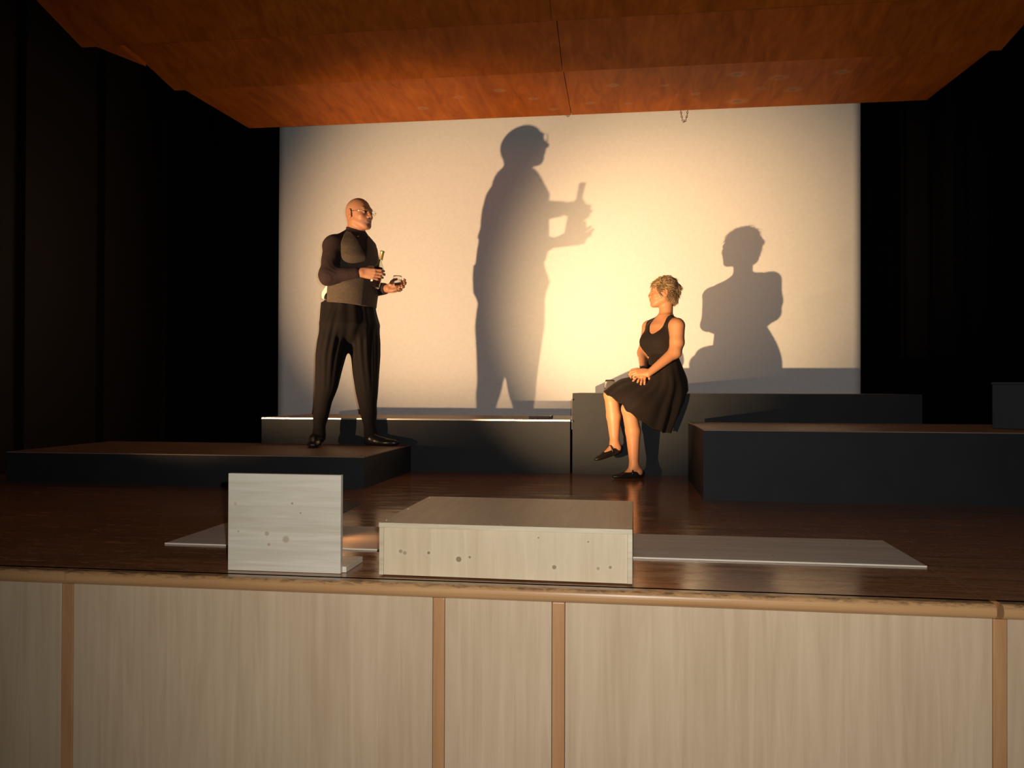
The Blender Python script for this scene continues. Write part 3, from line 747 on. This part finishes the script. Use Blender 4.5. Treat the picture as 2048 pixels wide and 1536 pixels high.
for sh, el, s_ in ((shR, elR, 1), (shL, elL, -1)):
    ctr = sh+rB*.035*s_; vest += [(cap(ctr+[0, 0, .10], ctr+(0, 0, -.10), .100, .092), '-', .006)]
tl = unit(np.array([-.10, 0, -1])); vest.append((plane(np.array([-2.07, 6.03, zh]), tl), '&', .004))
vx, vz = W(657, 590, 5.88)[0], W(656, 560, 6.0)[2]
def vest_post(p, d):                           # the side is open at the back, under the arm
    return np.maximum(d+wr(p, 22, .0020), -np.maximum(p[:, 0]-vx, p[:, 2]-vz))
obj_sdf('waistcoat', vest, (-2.45, 5.55, 1.1), (-1.6, 6.4, 1.92), .0042, m_vest, MAN, post=vest_post)
# trousers
M6 = .00362
def leg_st(rows, y0, y1):
    out = []
    for i, (px, py, hw) in enumerate(rows):
        y = y0+(y1-y0)*(i/(len(rows)-1)); out.append((W(px, py, y), hw*M6, hw*M6*(1.45 if py < 715 else (1.25 if py < 750 else 1.05))))
    return out
pleat = lambda th, z, u, v: .0045*np.sin(th*14+.6*np.sin(z*9))*np.clip((z-.55)/.4, 0, 1)+.004*np.sin(z*38+th*2)*np.clip((.62-z)/.3, 0, 1)
ln_ = leg_st([(680, 612, 17), (673, 645, 27), (667, 680, 30), (662, 710, 29), (657.5, 740, 26), (653, 775, 23), (647.5, 800, 18.5), (642, 830, 15.5), (638.5, 858, 13.2), (637.5, 880, 12.5)], 5.95, 5.93)
lf_ = leg_st([(718, 614, 17), (727, 645, 27), (730, 680, 29.5), (731.5, 710, 28.5), (732, 745, 26.5), (733.5, 780, 23.5), (735, 805, 20), (738, 835, 15.5), (741, 862, 13.5), (742, 880, 12.5)], 6.08, 6.10)
pel = [S(696.5, 606, 6.03, .205, .172), S(697.5, 625, 6.03, .215, .180), S(699, 650, 6.02, .228, .190), S(699, 672, 6.02, .205, .150), S(697, 690, 6.02, .12, .08), S(696, 700, 6.02, .04, .04)]
obj_sdf('trousers', [(loft(pel, rB, fB, pleat), '+', 0), (loft(ln_, (1, 0, 0), (0, 1, 0), pleat), '+', .05), (loft(lf_, (1, 0, 0), (0, 1, 0), pleat), '+', .05)],
        (-2.45, 5.65, .22), (-1.65, 6.35, 1.30), .0045, m_trous, MAN, relax=1)
for k_ in 'nf':
    q_, P, R, L = shoe_prims(*feet[k_], h=1.15, w=1.08); q_ += [(cap(P(.06, .05), legs[k_][2]-[0, 0, .03], .048, .044), '+', .02), (plane(feet[k_][0]+[0, 0, .001], (0, 0, -1)), '&', .003)]
    c_ = P(.15, .05); obj_sdf('shoe', q_, c_-.2, c_+.2, .004, m_shoe, MAN)
# spectacles
HL = lambda x, y, z: hc+RH@(np.array([x, y, z])*HS)
bm = bmesh.new()
for x in (-1, 1):
    tube(bm, [HL(x*.035+.0235*math.cos(a), .1135-.006*abs(math.cos(a)) if False else .1135-abs(x*.035+.0235*math.cos(a))*.10, -.001+.0155*math.sin(a)) for a in [2*math.pi*i/20 for i in range(20)]], .0009, 6, closed=True)
    tube(bm, [HL(x*.0585, .107, .003), HL(x*.071, .098, .005), HL(x*.084, .02, .008), HL(x*.0865, -.012, .010)], .0012, 6)
tube(bm, [HL(-.012, .112, .002), HL(0, .1155, .006), HL(.012, .112, .002)], .0009, 6)
gl = fin('glasses', bm, m_steel, MAN)
for x in (-1, 1):
    bm = bmesh.new(); n = 20
    pts = [(x*.035+.0228*math.cos(a), -.001+.0148*math.sin(a)) for a in [2*math.pi*i/n for i in range(n)]]
    F_ = [bm.verts.new(HL(u, .1137-abs(u)*.10, z)) for u, z in pts]; B_ = [bm.verts.new(HL(u, .1123-abs(u)*.10, z)) for u, z in pts]
    bm.faces.new(F_); bm.faces.new(B_[::-1])
    for k in range(n): bm.faces.new((F_[k], B_[k], B_[(k+1) % n], F_[(k+1) % n]))
    fin('lens', bm, m_lens, gl, sm=False)
# white cloth hanging out behind his back
bm = bmesh.new(); g = []
for j in range(15):
    t = j/14; row = []
    for i in range(9):
        s_ = i/8; p = W(658.5-8*t-6.5*s_*(1-.2*t)+1.2*math.sin(t*7), 567+ (33-5*s_)*t+2*s_, 5.865+.06*s_)
        p = p+np.array([.008*math.sin(9*s_+5*t), .010*math.cos(8*s_+3*t), .004*math.sin(11*s_)]); row.append(bm.verts.new(p))
    g.append(row)
for j in range(14):
    for i in range(8): bm.faces.new((g[j][i], g[j][i+1], g[j+1][i+1], g[j+1][i]))
o = fin('white_cloth', bm, m_white, loc=W(652, 585, 6.05)); sl = o.modifiers.new('s', 'SOLIDIFY'); sl.thickness = .006; o.modifiers.new('b', 'SUBSURF').levels = 1
tag(o, 'small white cloth tucked in at the back of the man\'s waistcoat', 'cloth')

# bottle in his right hand
bc = wrR+dR*.096*1.04+unit(nR-dR*np.dot(nR, dR))*.052
TB = frame(bc-axb*.098, axb)
r = empty('bottle', tuple(bc-axb*.098), 'clear glass bottle of dark wine with gold foil neck in the man\'s hand', 'bottle')
out = [(.0, .004), (.030, .002), (.0365, .006), (.037, .02), (.037, .142), (.034, .160), (.025, .178), (.0155, .192), (.0142, .205), (.0140, .268), (.0155, .270), (.0155, .278), (.013, .279)]
inn = [(.0112, .279), (.0112, .205), (.0128, .192), (.0225, .178), (.0315, .160), (.0342, .142), (.0342, .02), (.031, .009), (0, .012)]
bm = bmesh.new(); lathe(bm, out+inn, 32, TB); fin('body', bm, m_bottle, r)
bm = bmesh.new(); lathe(bm, [(0, .0125), (.0338, .0125), (.0338, .142), (.0312, .158), (0, .158)], 32, TB); fin('wine', bm, m_wine, r)
bm = bmesh.new(); lathe(bm, [(.0146, .215), (.0146, .268), (.0162, .2695), (.0162, .280), (.0, .2802)], 24, TB); fin('foil_cap', bm, m_foil, r)
bm = bmesh.new(); lo_, hi_ = [], []
for i in range(13):
    a = math.radians(178+i*6); lo_.append(bm.verts.new(TB@Vector((.0376*math.cos(a), .0376*math.sin(a), .045)))); hi_.append(bm.verts.new(TB@Vector((.0376*math.cos(a), .0376*math.sin(a), .125))))
for i in range(12): bm.faces.new((lo_[i], lo_[i+1], hi_[i+1], hi_[i]))
o = fin('paper_label', bm, m_white, r); sl = o.modifiers.new('s', 'SOLIDIFY'); sl.thickness = .0004
# stemmed glass in his left hand
gc = wrL+unit(dL)*.080+np.array([0, -.038, 0])
TG = frame((gc[0]+.001, gc[1], W(798, 583.5, gc[1])[2]), (.03, 0, 1))
def goblet(T, label, water, group=None, sc=1.0):
    r = empty('drinking_glass', tuple(T.to_translation()), label, 'glass', group)
    prof = [(0, 0), (.030, .0005), (.031, .002), (.010, .006), (.0045, .012), (.0042, .030), (.012, .038), (.024, .050), (.031, .066), (.0335, .084), (.0325, .104), (.031, .118)]
    inn = [(.0300, .118), (.0315, .104), (.0325, .084), (.030, .066), (.0225, .0515), (.010, .042), (0, .041)]
    bm = bmesh.new(); lathe(bm, [(a*sc, z*sc) for a, z in prof+inn], 32, T); fin('bowl', bm, m_glass, r)
    if water:
        bm = bmesh.new(); lathe(bm, [(0, .0415), (.0098, .0425), (.0222, .052), (.0297, .0665), (.0322, .084), (.0320, .090), (0, .090)], 32, T); fin('water', bm, m_water, r)
    return r
goblet(TG, 'small stemmed glass, part filled, in the man\'s left hand', True)

# ================================================================== the woman
az_w = math.radians(-133); RW = rot(az_w); rW, fW = RW[:, 0], RW[:, 1]
WLOC = (.29, 6.28, .6); y0 = 6.27
hw_ = W(1326, 586, 6.27); RHW = rot(math.radians(-96), .03); WS = .94
wshL, welL, wwrL = W(1354, 652, 6.13), W(1350, 704, 6.09), W(1296, 748, 5.985)
wshR, welR, wwrR = W(1298, 655, 6.41), W(1286, 706, 6.36), W(1287, 742, 6.075)
wo = head(hw_, RHW, WS, False)
nb = W(1331, 640, 6.27)
wtor = [S(1330, 633, y0, .060, .052), S(1328, 641, y0, .105, .066), S(1325, 650, y0, .142, .082), S(1322, 668, y0, .148, .098), S(1321, 686, y0, .138, .100), S(1323, 706, y0, .126, .095), S(1327, 728, y0, .145, .112), S(1332, 752, 6.29, .165, .120), S(1334, 770, 6.30, .150, .110)]
wo += [(cap(nb, hw_+RHW@np.array([0, -.028, -.045]), .052, .049), '+', .02), (loft(wtor, rW, fW), '+', .035)]
cw = W(1322, 684, y0); bust = []
for s_ in (-1, 1): bust.append((ell(cw+fW*.070+rW*.055*s_, (.062, .052, .058)), '+', .05))
wo += bust
wo += [(cap(nb, wshL+[0, 0, .004], .045, .050), '+', .03), (cap(nb, wshR+[0, 0, .004], .045, .048), '+', .03)]
wo += [(cap(wshL, W(1354, 685, 6.11), .057, .051), '+', .02), (cap(W(1354, 685, 6.11), welL, .051, .041), '+', .02), (cap(welL, wwrL, .044, .024), '+', .03),
       (cap(wshR, welR, .050, .038), '+', .02), (cap(welR, wwrR, .039, .024), '+', .03)]
# her right hand flat on the thigh, her left one resting on its wrist
dF = unit((-.22, -.80, -.62)); nF = unit((-.05, .60, -.80)); sF = np.array([1.0, -.15, 0.])
wo += hand(wwrR, dF, nF, sF, [(10, 22, 32), (6, 20, 32), (6, 22, 34), (8, 20, 30)], [(.040, .008, .046), (.066, .014, .060), (.088, .018, .066)], .92, (.16, .04, -.10, -.50))
dN = unit((-.90, .02, .02)); nN = unit((.05, .72, -.62)); sN = np.array([.05, .9, .2])
wo += hand(wwrL+[0, .015, .012], dN, nN, -sN*np.array([1, 1, 1])*-1, [(16, 62, 92), (20, 68, 98), (22, 70, 100), (24, 72, 100)], [(.040, .012, .040), (.058, .026, .048), (.074, .036, .050)], .88, (.03, .0, -.01, -.03), .007)
k1, a1 = W(1222, 789, 5.97), W(1229, 886, 5.95); k2, a2 = W(1258, 818, 5.885), W(1268, 930, 5.92)
h1, h2 = W(1318, 768, 6.29), W(1336, 766, 6.20)
c1 = W(1227.5, 832, 5.99); c2 = W(1266, 862, 5.92)
wo += [(cap(h1, k1, .072, .050), '+', .03), (cap(h2, k2, .072, .052), '+', .03)]
wo += [(cap(k1, c1, .049, .053), '+', .02), (cap(c1, a1, .053, .030), '+', .012), (cap(k2, c2, .051, .054), '+', .02), (cap(c2, a2, .054, .031), '+', .012)]
fe = []
for (hl, to) in ((W(1246, 903, 5.985), W(1196, 921, 5.865)), (W(1288, 957, 5.955), W(1230, 960, 5.86))): fe.append([hl, to])
fe[1][0][2] = .004; fe[1][1][2] = .004
fp = []
for (hl, to), an in zip(fe, (a1, a2)):
    d = unit(to-hl); s_ = unit(np.cross(d, [0, 0, 1])); u = np.cross(s_, d)
    wo += [(cap(an, hl+d*.045+u*.045, .031, .033), '+', .02), (cap(an-u*.015, hl+d*.13+u*.030, .028, .022), '+', .02), (cap(hl+d*.05+u*.03, hl+d*.155+u*.017, .028, .015), '+', .02)]
wo.append((rbox((.5, 6.667, .102), (1., .5, .5), .004), '-', .004))          # flesh lies flat on the seat edge
lo, hi = (-.28, 5.72, -.01), (.60, 6.62, 1.52)
cols = skin_cols((.49, .225, .11), hw_, RHW, WS, None, (.42, .10, .07), ((.20, .11, .05), .7))
WOM = obj_sdf('person', wo, lo, hi, .0034, m_skin2, None, WLOC, cols)
tag(WOM, 'blond woman in a sleeveless black dress sitting on the tallest platform', 'person')
for x in (-1, 1): eye(hw_, RHW, x, WS, (.12, .14, .14), WOM)
# bodice
bt = [(c_, a+.006, b+.006) for c_, a, b in wtor if W(0, 760, y0)[2] < c_[2]]
bod = [(loft(bt, rW, fW), '+', 0)]+[(f, o, .06) for f, o, k in [(ell(cw+fW*.072+rW*.055*s_, (.067, .056, .062)), '+', .03) for s_ in (-1, 1)]]
bod += [(cap(nb, wshL+[0, 0, .006], .048, .052), '+', .03), (cap(nb, wshR+[0, 0, .006], .048, .050), '+', .03)]
zn = W(1310, 668, 6.17)[2]
def scoop(p):
    q_ = p-np.array([nb[0], nb[1], 0]); u = q_@rW; v = q_@fW; front = np.sqrt((u/.070)**2+((p[:, 2]-(zn+.095))/.095)**2)-1
    back = np.sqrt((u/.075)**2+((p[:, 2]-(zn+.125))/.085)**2)-1
    return np.where(v > -.01, front, back)*.07
def scoopup(p):
    q_ = p-np.array([nb[0], nb[1], 0]); u = q_@rW; return np.maximum(np.abs(u)-.070, (zn+.09)-p[:, 2])
bod += [(scoop, '-', .003), (scoopup, '-', .003)]
for sh, s_ in ((wshL, -1), (wshR, 1)):
    c_ = sh+rW*s_*.030; bod.append((cap(c_+[0, 0, .10], c_-[0, 0, .055], .066, .060), '-', .004))
bod.append((plane(W(1325, 714, y0), (0, 0, -1)), '&', 0))
obj_sdf('bodice', bod, (-.05, 6.0, .8), (.62, 6.6, 1.25), .0035, m_dress, WOM)
# skirt
ctl = [
 [(1293, 702, 6.22), (1288, 746, 6.12), (1240, 760, 6.02), (1208, 782, 5.925)],
 [(1301, 704, 6.155), (1297, 762, 6.00), (1262, 782, 5.86), (1237, 804, 5.815)],
 [(1316, 706, 6.13), (1320, 765, 5.985), (1292, 803, 5.82), (1270, 834, 5.80)],
 [(1334, 708, 6.13), (1343, 765, 6.00), (1330, 815, 5.95), (1318, 862, 5.99)],
 [(1350, 708, 6.17), (1365, 755, 6.12), (1368, 796, 6.105), (1346, 859, 6.115)],
 [(1358, 706, 6.25), (1371, 750, 6.22), (1373, 774, 6.20), (1369, 786, 6.21)],
 [(1354, 705, 6.37), (1366, 750, 6.43), (1370, 772, 6.46), (1371, 784, 6.47)],
 [(1328, 703, 6.41), (1318, 750, 6.46), (1305, 765, 6.47), (1300, 781, 6.47)],
 [(1305, 702, 6.33), (1292, 748, 6.29), (1250, 762, 6.20), (1245, 779, 6.17)]]
K = np.array([[W(*p) for p in c_] for c_ in ctl])         # 9 x 4 x 3
wc = W(1323.5, 703, y0)
for i in range(9):                                        # the waist follows the body just inside the bodice
    v_ = K[i][0]-wc; uu, vv = v_@rW, v_@fW; k_ = math.hypot(uu/.121, vv/.091); K[i][0] = wc+rW*uu/k_+fW*vv/k_
def cat(P, t, per):
    n = len(P); i = int(math.floor(t)); f = t-i
    g_ = lambda j: P[j % n] if per else P[min(max(j, 0), n-1)]
    a, b, c_, d = g_(i-1), g_(i), g_(i+1), g_(i+2)
    return .5*((2*b)+(-a+c_)*f+(2*a-5*b+4*c_-d)*f*f+(-a+3*b-3*c_+d)*f**3)
NA, NR = 144, 36; rings = []
for j in range(NR+1):
    t = j/NR; row = []
    P = np.array([cat(K[i], min(t*3, 2.9999), False) for i in range(9)]); cen = P.mean(0)
    for a in range(NA):
        th = a/NA*9; p = cat(P, th, True); w_ = t**1.4
        out_ = unit((p-cen)*[1, 1, .3]); amp = .0075*w_*(1.3 if 1 < th < 5 else .5)
        p = p+out_*amp*math.sin(th*2*math.pi*1.33+1.1*math.sin(th*2.1)+t)
        p[2] += .006*w_*math.sin(th*2*math.pi*1.7+1)*(1 if .3 < th < 4.6 else 0)
        if p[1] > 6.145: p[2] = max(p[2], .6045)
        row.append(p)
    rings.append(row)
bm = bmesh.new(); VV = [[bm.verts.new(p) for p in row] for row in rings]
for j in range(NR):
    for a in range(NA): b = (a+1) % NA; bm.faces.new((VV[j][a], VV[j][b], VV[j+1][b], VV[j+1][a]))
o = fin('skirt', bm, m_dress, WOM); sl = o.modifiers.new('s', 'SOLIDIFY'); sl.thickness = .004; sl.offset = -1
# shoes: flat black pumps with a strap
for (hl, to), an in zip(fe, (a1, a2)):
    d = unit(to-hl); q_, P, R, L = shoe_prims(hl, to, .95, .245, .82)
    q_[0] = (ell(P(.055, .030), (.031, .060, .042), R), '+', 0); q_[1] = (ell(P(.165, .014), (.031, .082, .020), R), '+', .02); q_[2] = (ell(P(.105, .024), (.030, .075, .032), R), '+', .02)
    q_ += [(ell(P(.112, .062), (.027, .066, .030), R), '-', .004), (ell(P(.03, .095), (.05, .06, .035), R), '-', .004), (plane(P(0, 0), -R[:, 2]), '&', .002)]
    c_ = P(.12, .03); so = obj_sdf('shoe', q_, c_-.16, c_+.16, .003, m_shoe, WOM)
    bm = bmesh.new(); n = 14; T = []
    tube(bm, [P(.098+.006*math.cos(a*2), .022+.049*math.sin(a)**.8, .0325*math.cos(a)) for a in [math.pi*i/n for i in range(n+1)]], .0058, 8); fin('strap', bm, m_shoe, so)
# bracelet
bm = bmesh.new(); bd = unit(wwrR-welR); bcn = wwrR-bd*.012; T = frame(bcn, bd)
tube(bm, [T@Vector((.0275*math.cos(a), .0275*math.sin(a), 0)) for a in [2*math.pi*i/28 for i in range(28)]], .0042, 8, closed=True); fin('bracelet', bm, m_dark, WOM)
# hair
HW_ = lambda x, y, z: hw_+RHW@(np.array([x, y, z])*WS)
e_ = lambda p, r_: ell(HW_(*p), np.array(r_)*WS, RHW)
hb = [(e_((0, -.020, .034), (.086, .106, .092)), '+', 0), (e_((0, -.078, -.030), (.060, .042, .062)), '+', .02), (e_((0, .105, -.030), (.090, .075, .098)), '-', .012), (e_((.09, .005, -.012), (.022, .030, .040)), '-', .008), (e_((-.09, .005, -.012), (.022, .030, .040)), '-', .008),
      (e_((0, .03, -.10), (.2, .085, .075)), '-', .01)]
me, v = sdf_mesh('hair', hb, hw_-.16, hw_+.16, .004)
q_ = (v-hw_)@RHW/WS; base_n = q_-np.array([0, -.02, .02]); base_n /= np.linalg.norm(base_n, axis=1)[:, None]
keep = (np.linalg.norm((q_-[0, -.02, .03])/[.082, .100, .086], axis=1) > .97)
cand = np.where(keep)[0]; pick = RNG.choice(cand, min(3800, len(cand)*3), replace=True)
bm = bmesh.new(); bm.from_mesh(me); nbase = len(bm.verts); shade = [RNG.uniform(.35, .6)]*0
for i in pick:
    p = q_[i]; n_ = base_n[i]; flow = np.array([0, -.8, -.45]) if p[2] < .07 else np.array([RNG.uniform(-.4, .4), RNG.uniform(-.6, .5), .15])
    if p[1] > .045 and p[2] > .05: flow = np.array([RNG.uniform(-.3, .3), .75, .25])
    if p[1] < -.07 and p[2] < .09: flow = np.array([0, -.1, -1.0])
    if p[2] < -.02: flow = np.array([0, .05, -1.0])
    flow = flow-n_*(flow@n_); flow = flow/(np.linalg.norm(flow)+1e-6)+RNG.normal(0, .13, 3)+.35*np.sin(np.array([p[1]*60+1, p[0]*70, p[2]*50])); L = RNG.uniform(.026, .046); lift = RNG.uniform(.06, .24)*(1.7 if p[2] > .095 else .8)
    pts = [p-n_*.004, p+flow*L*.35+n_*L*lift*.7, p+flow*L*.7+n_*L*lift*.8, p+flow*L+n_*L*lift*.55]
    w_ = RNG.uniform(.0013, .0025); tube(bm, [HW_(*x) for x in pts], [w_, w_*.95, w_*.65, w_*.12], 5)
bm.to_mesh(me); bm.free(); nv = len(me.vertices); cc = np.zeros((nv, 3)); 
co_ = np.empty(nv*3, np.float32); me.vertices.foreach_get('co', co_); ql = (co_.reshape(-1, 3)-hw_)@RHW/WS
tone = np.ones(nv)*.45; per = 20
tone[nbase:] = np.repeat(RNG.uniform(.2, 1.0, (nv-nbase)//per+1), per)[:nv-nbase]
dk, lt = np.array([.075, .042, .020]), np.array([.41, .27, .125]); f_ = np.clip(tone+np.clip((ql[:, 2]-.02)*3+ql[:, 1]*2.2, -.35, .3), 0, 1)
cc = dk+(lt-dk)*f_[:, None]; paint(me, cc); m_hair = vcol(mat('blond_hair', (.5, .35, .15), .5, .4)); me.transform(Matrix()); ho = link('hair', me, m_hair, WOM); smooth(ho)
# glass standing on the platform by her knee
TG2 = frame((W(1220, 770, 6.24)[0], 6.24, .6012), (0, 0, 1))
r = empty('drinking_glass', tuple(TG2.to_translation()), 'round clear tumbler standing on the platform behind the woman\'s knee', 'glass')
prof = [(0, 0), (.024, 0), (.032, .012), (.0405, .040), (.0415, .062), (.038, .085), (.034, .100)]; inn = [(.0325, .100), (.0365, .085), (.0397, .062), (.0387, .040), (.030, .016), (0, .012)]
bm = bmesh.new(); lathe(bm, prof+inn, 36, TG2); fin('bowl', bm, m_glass, r)
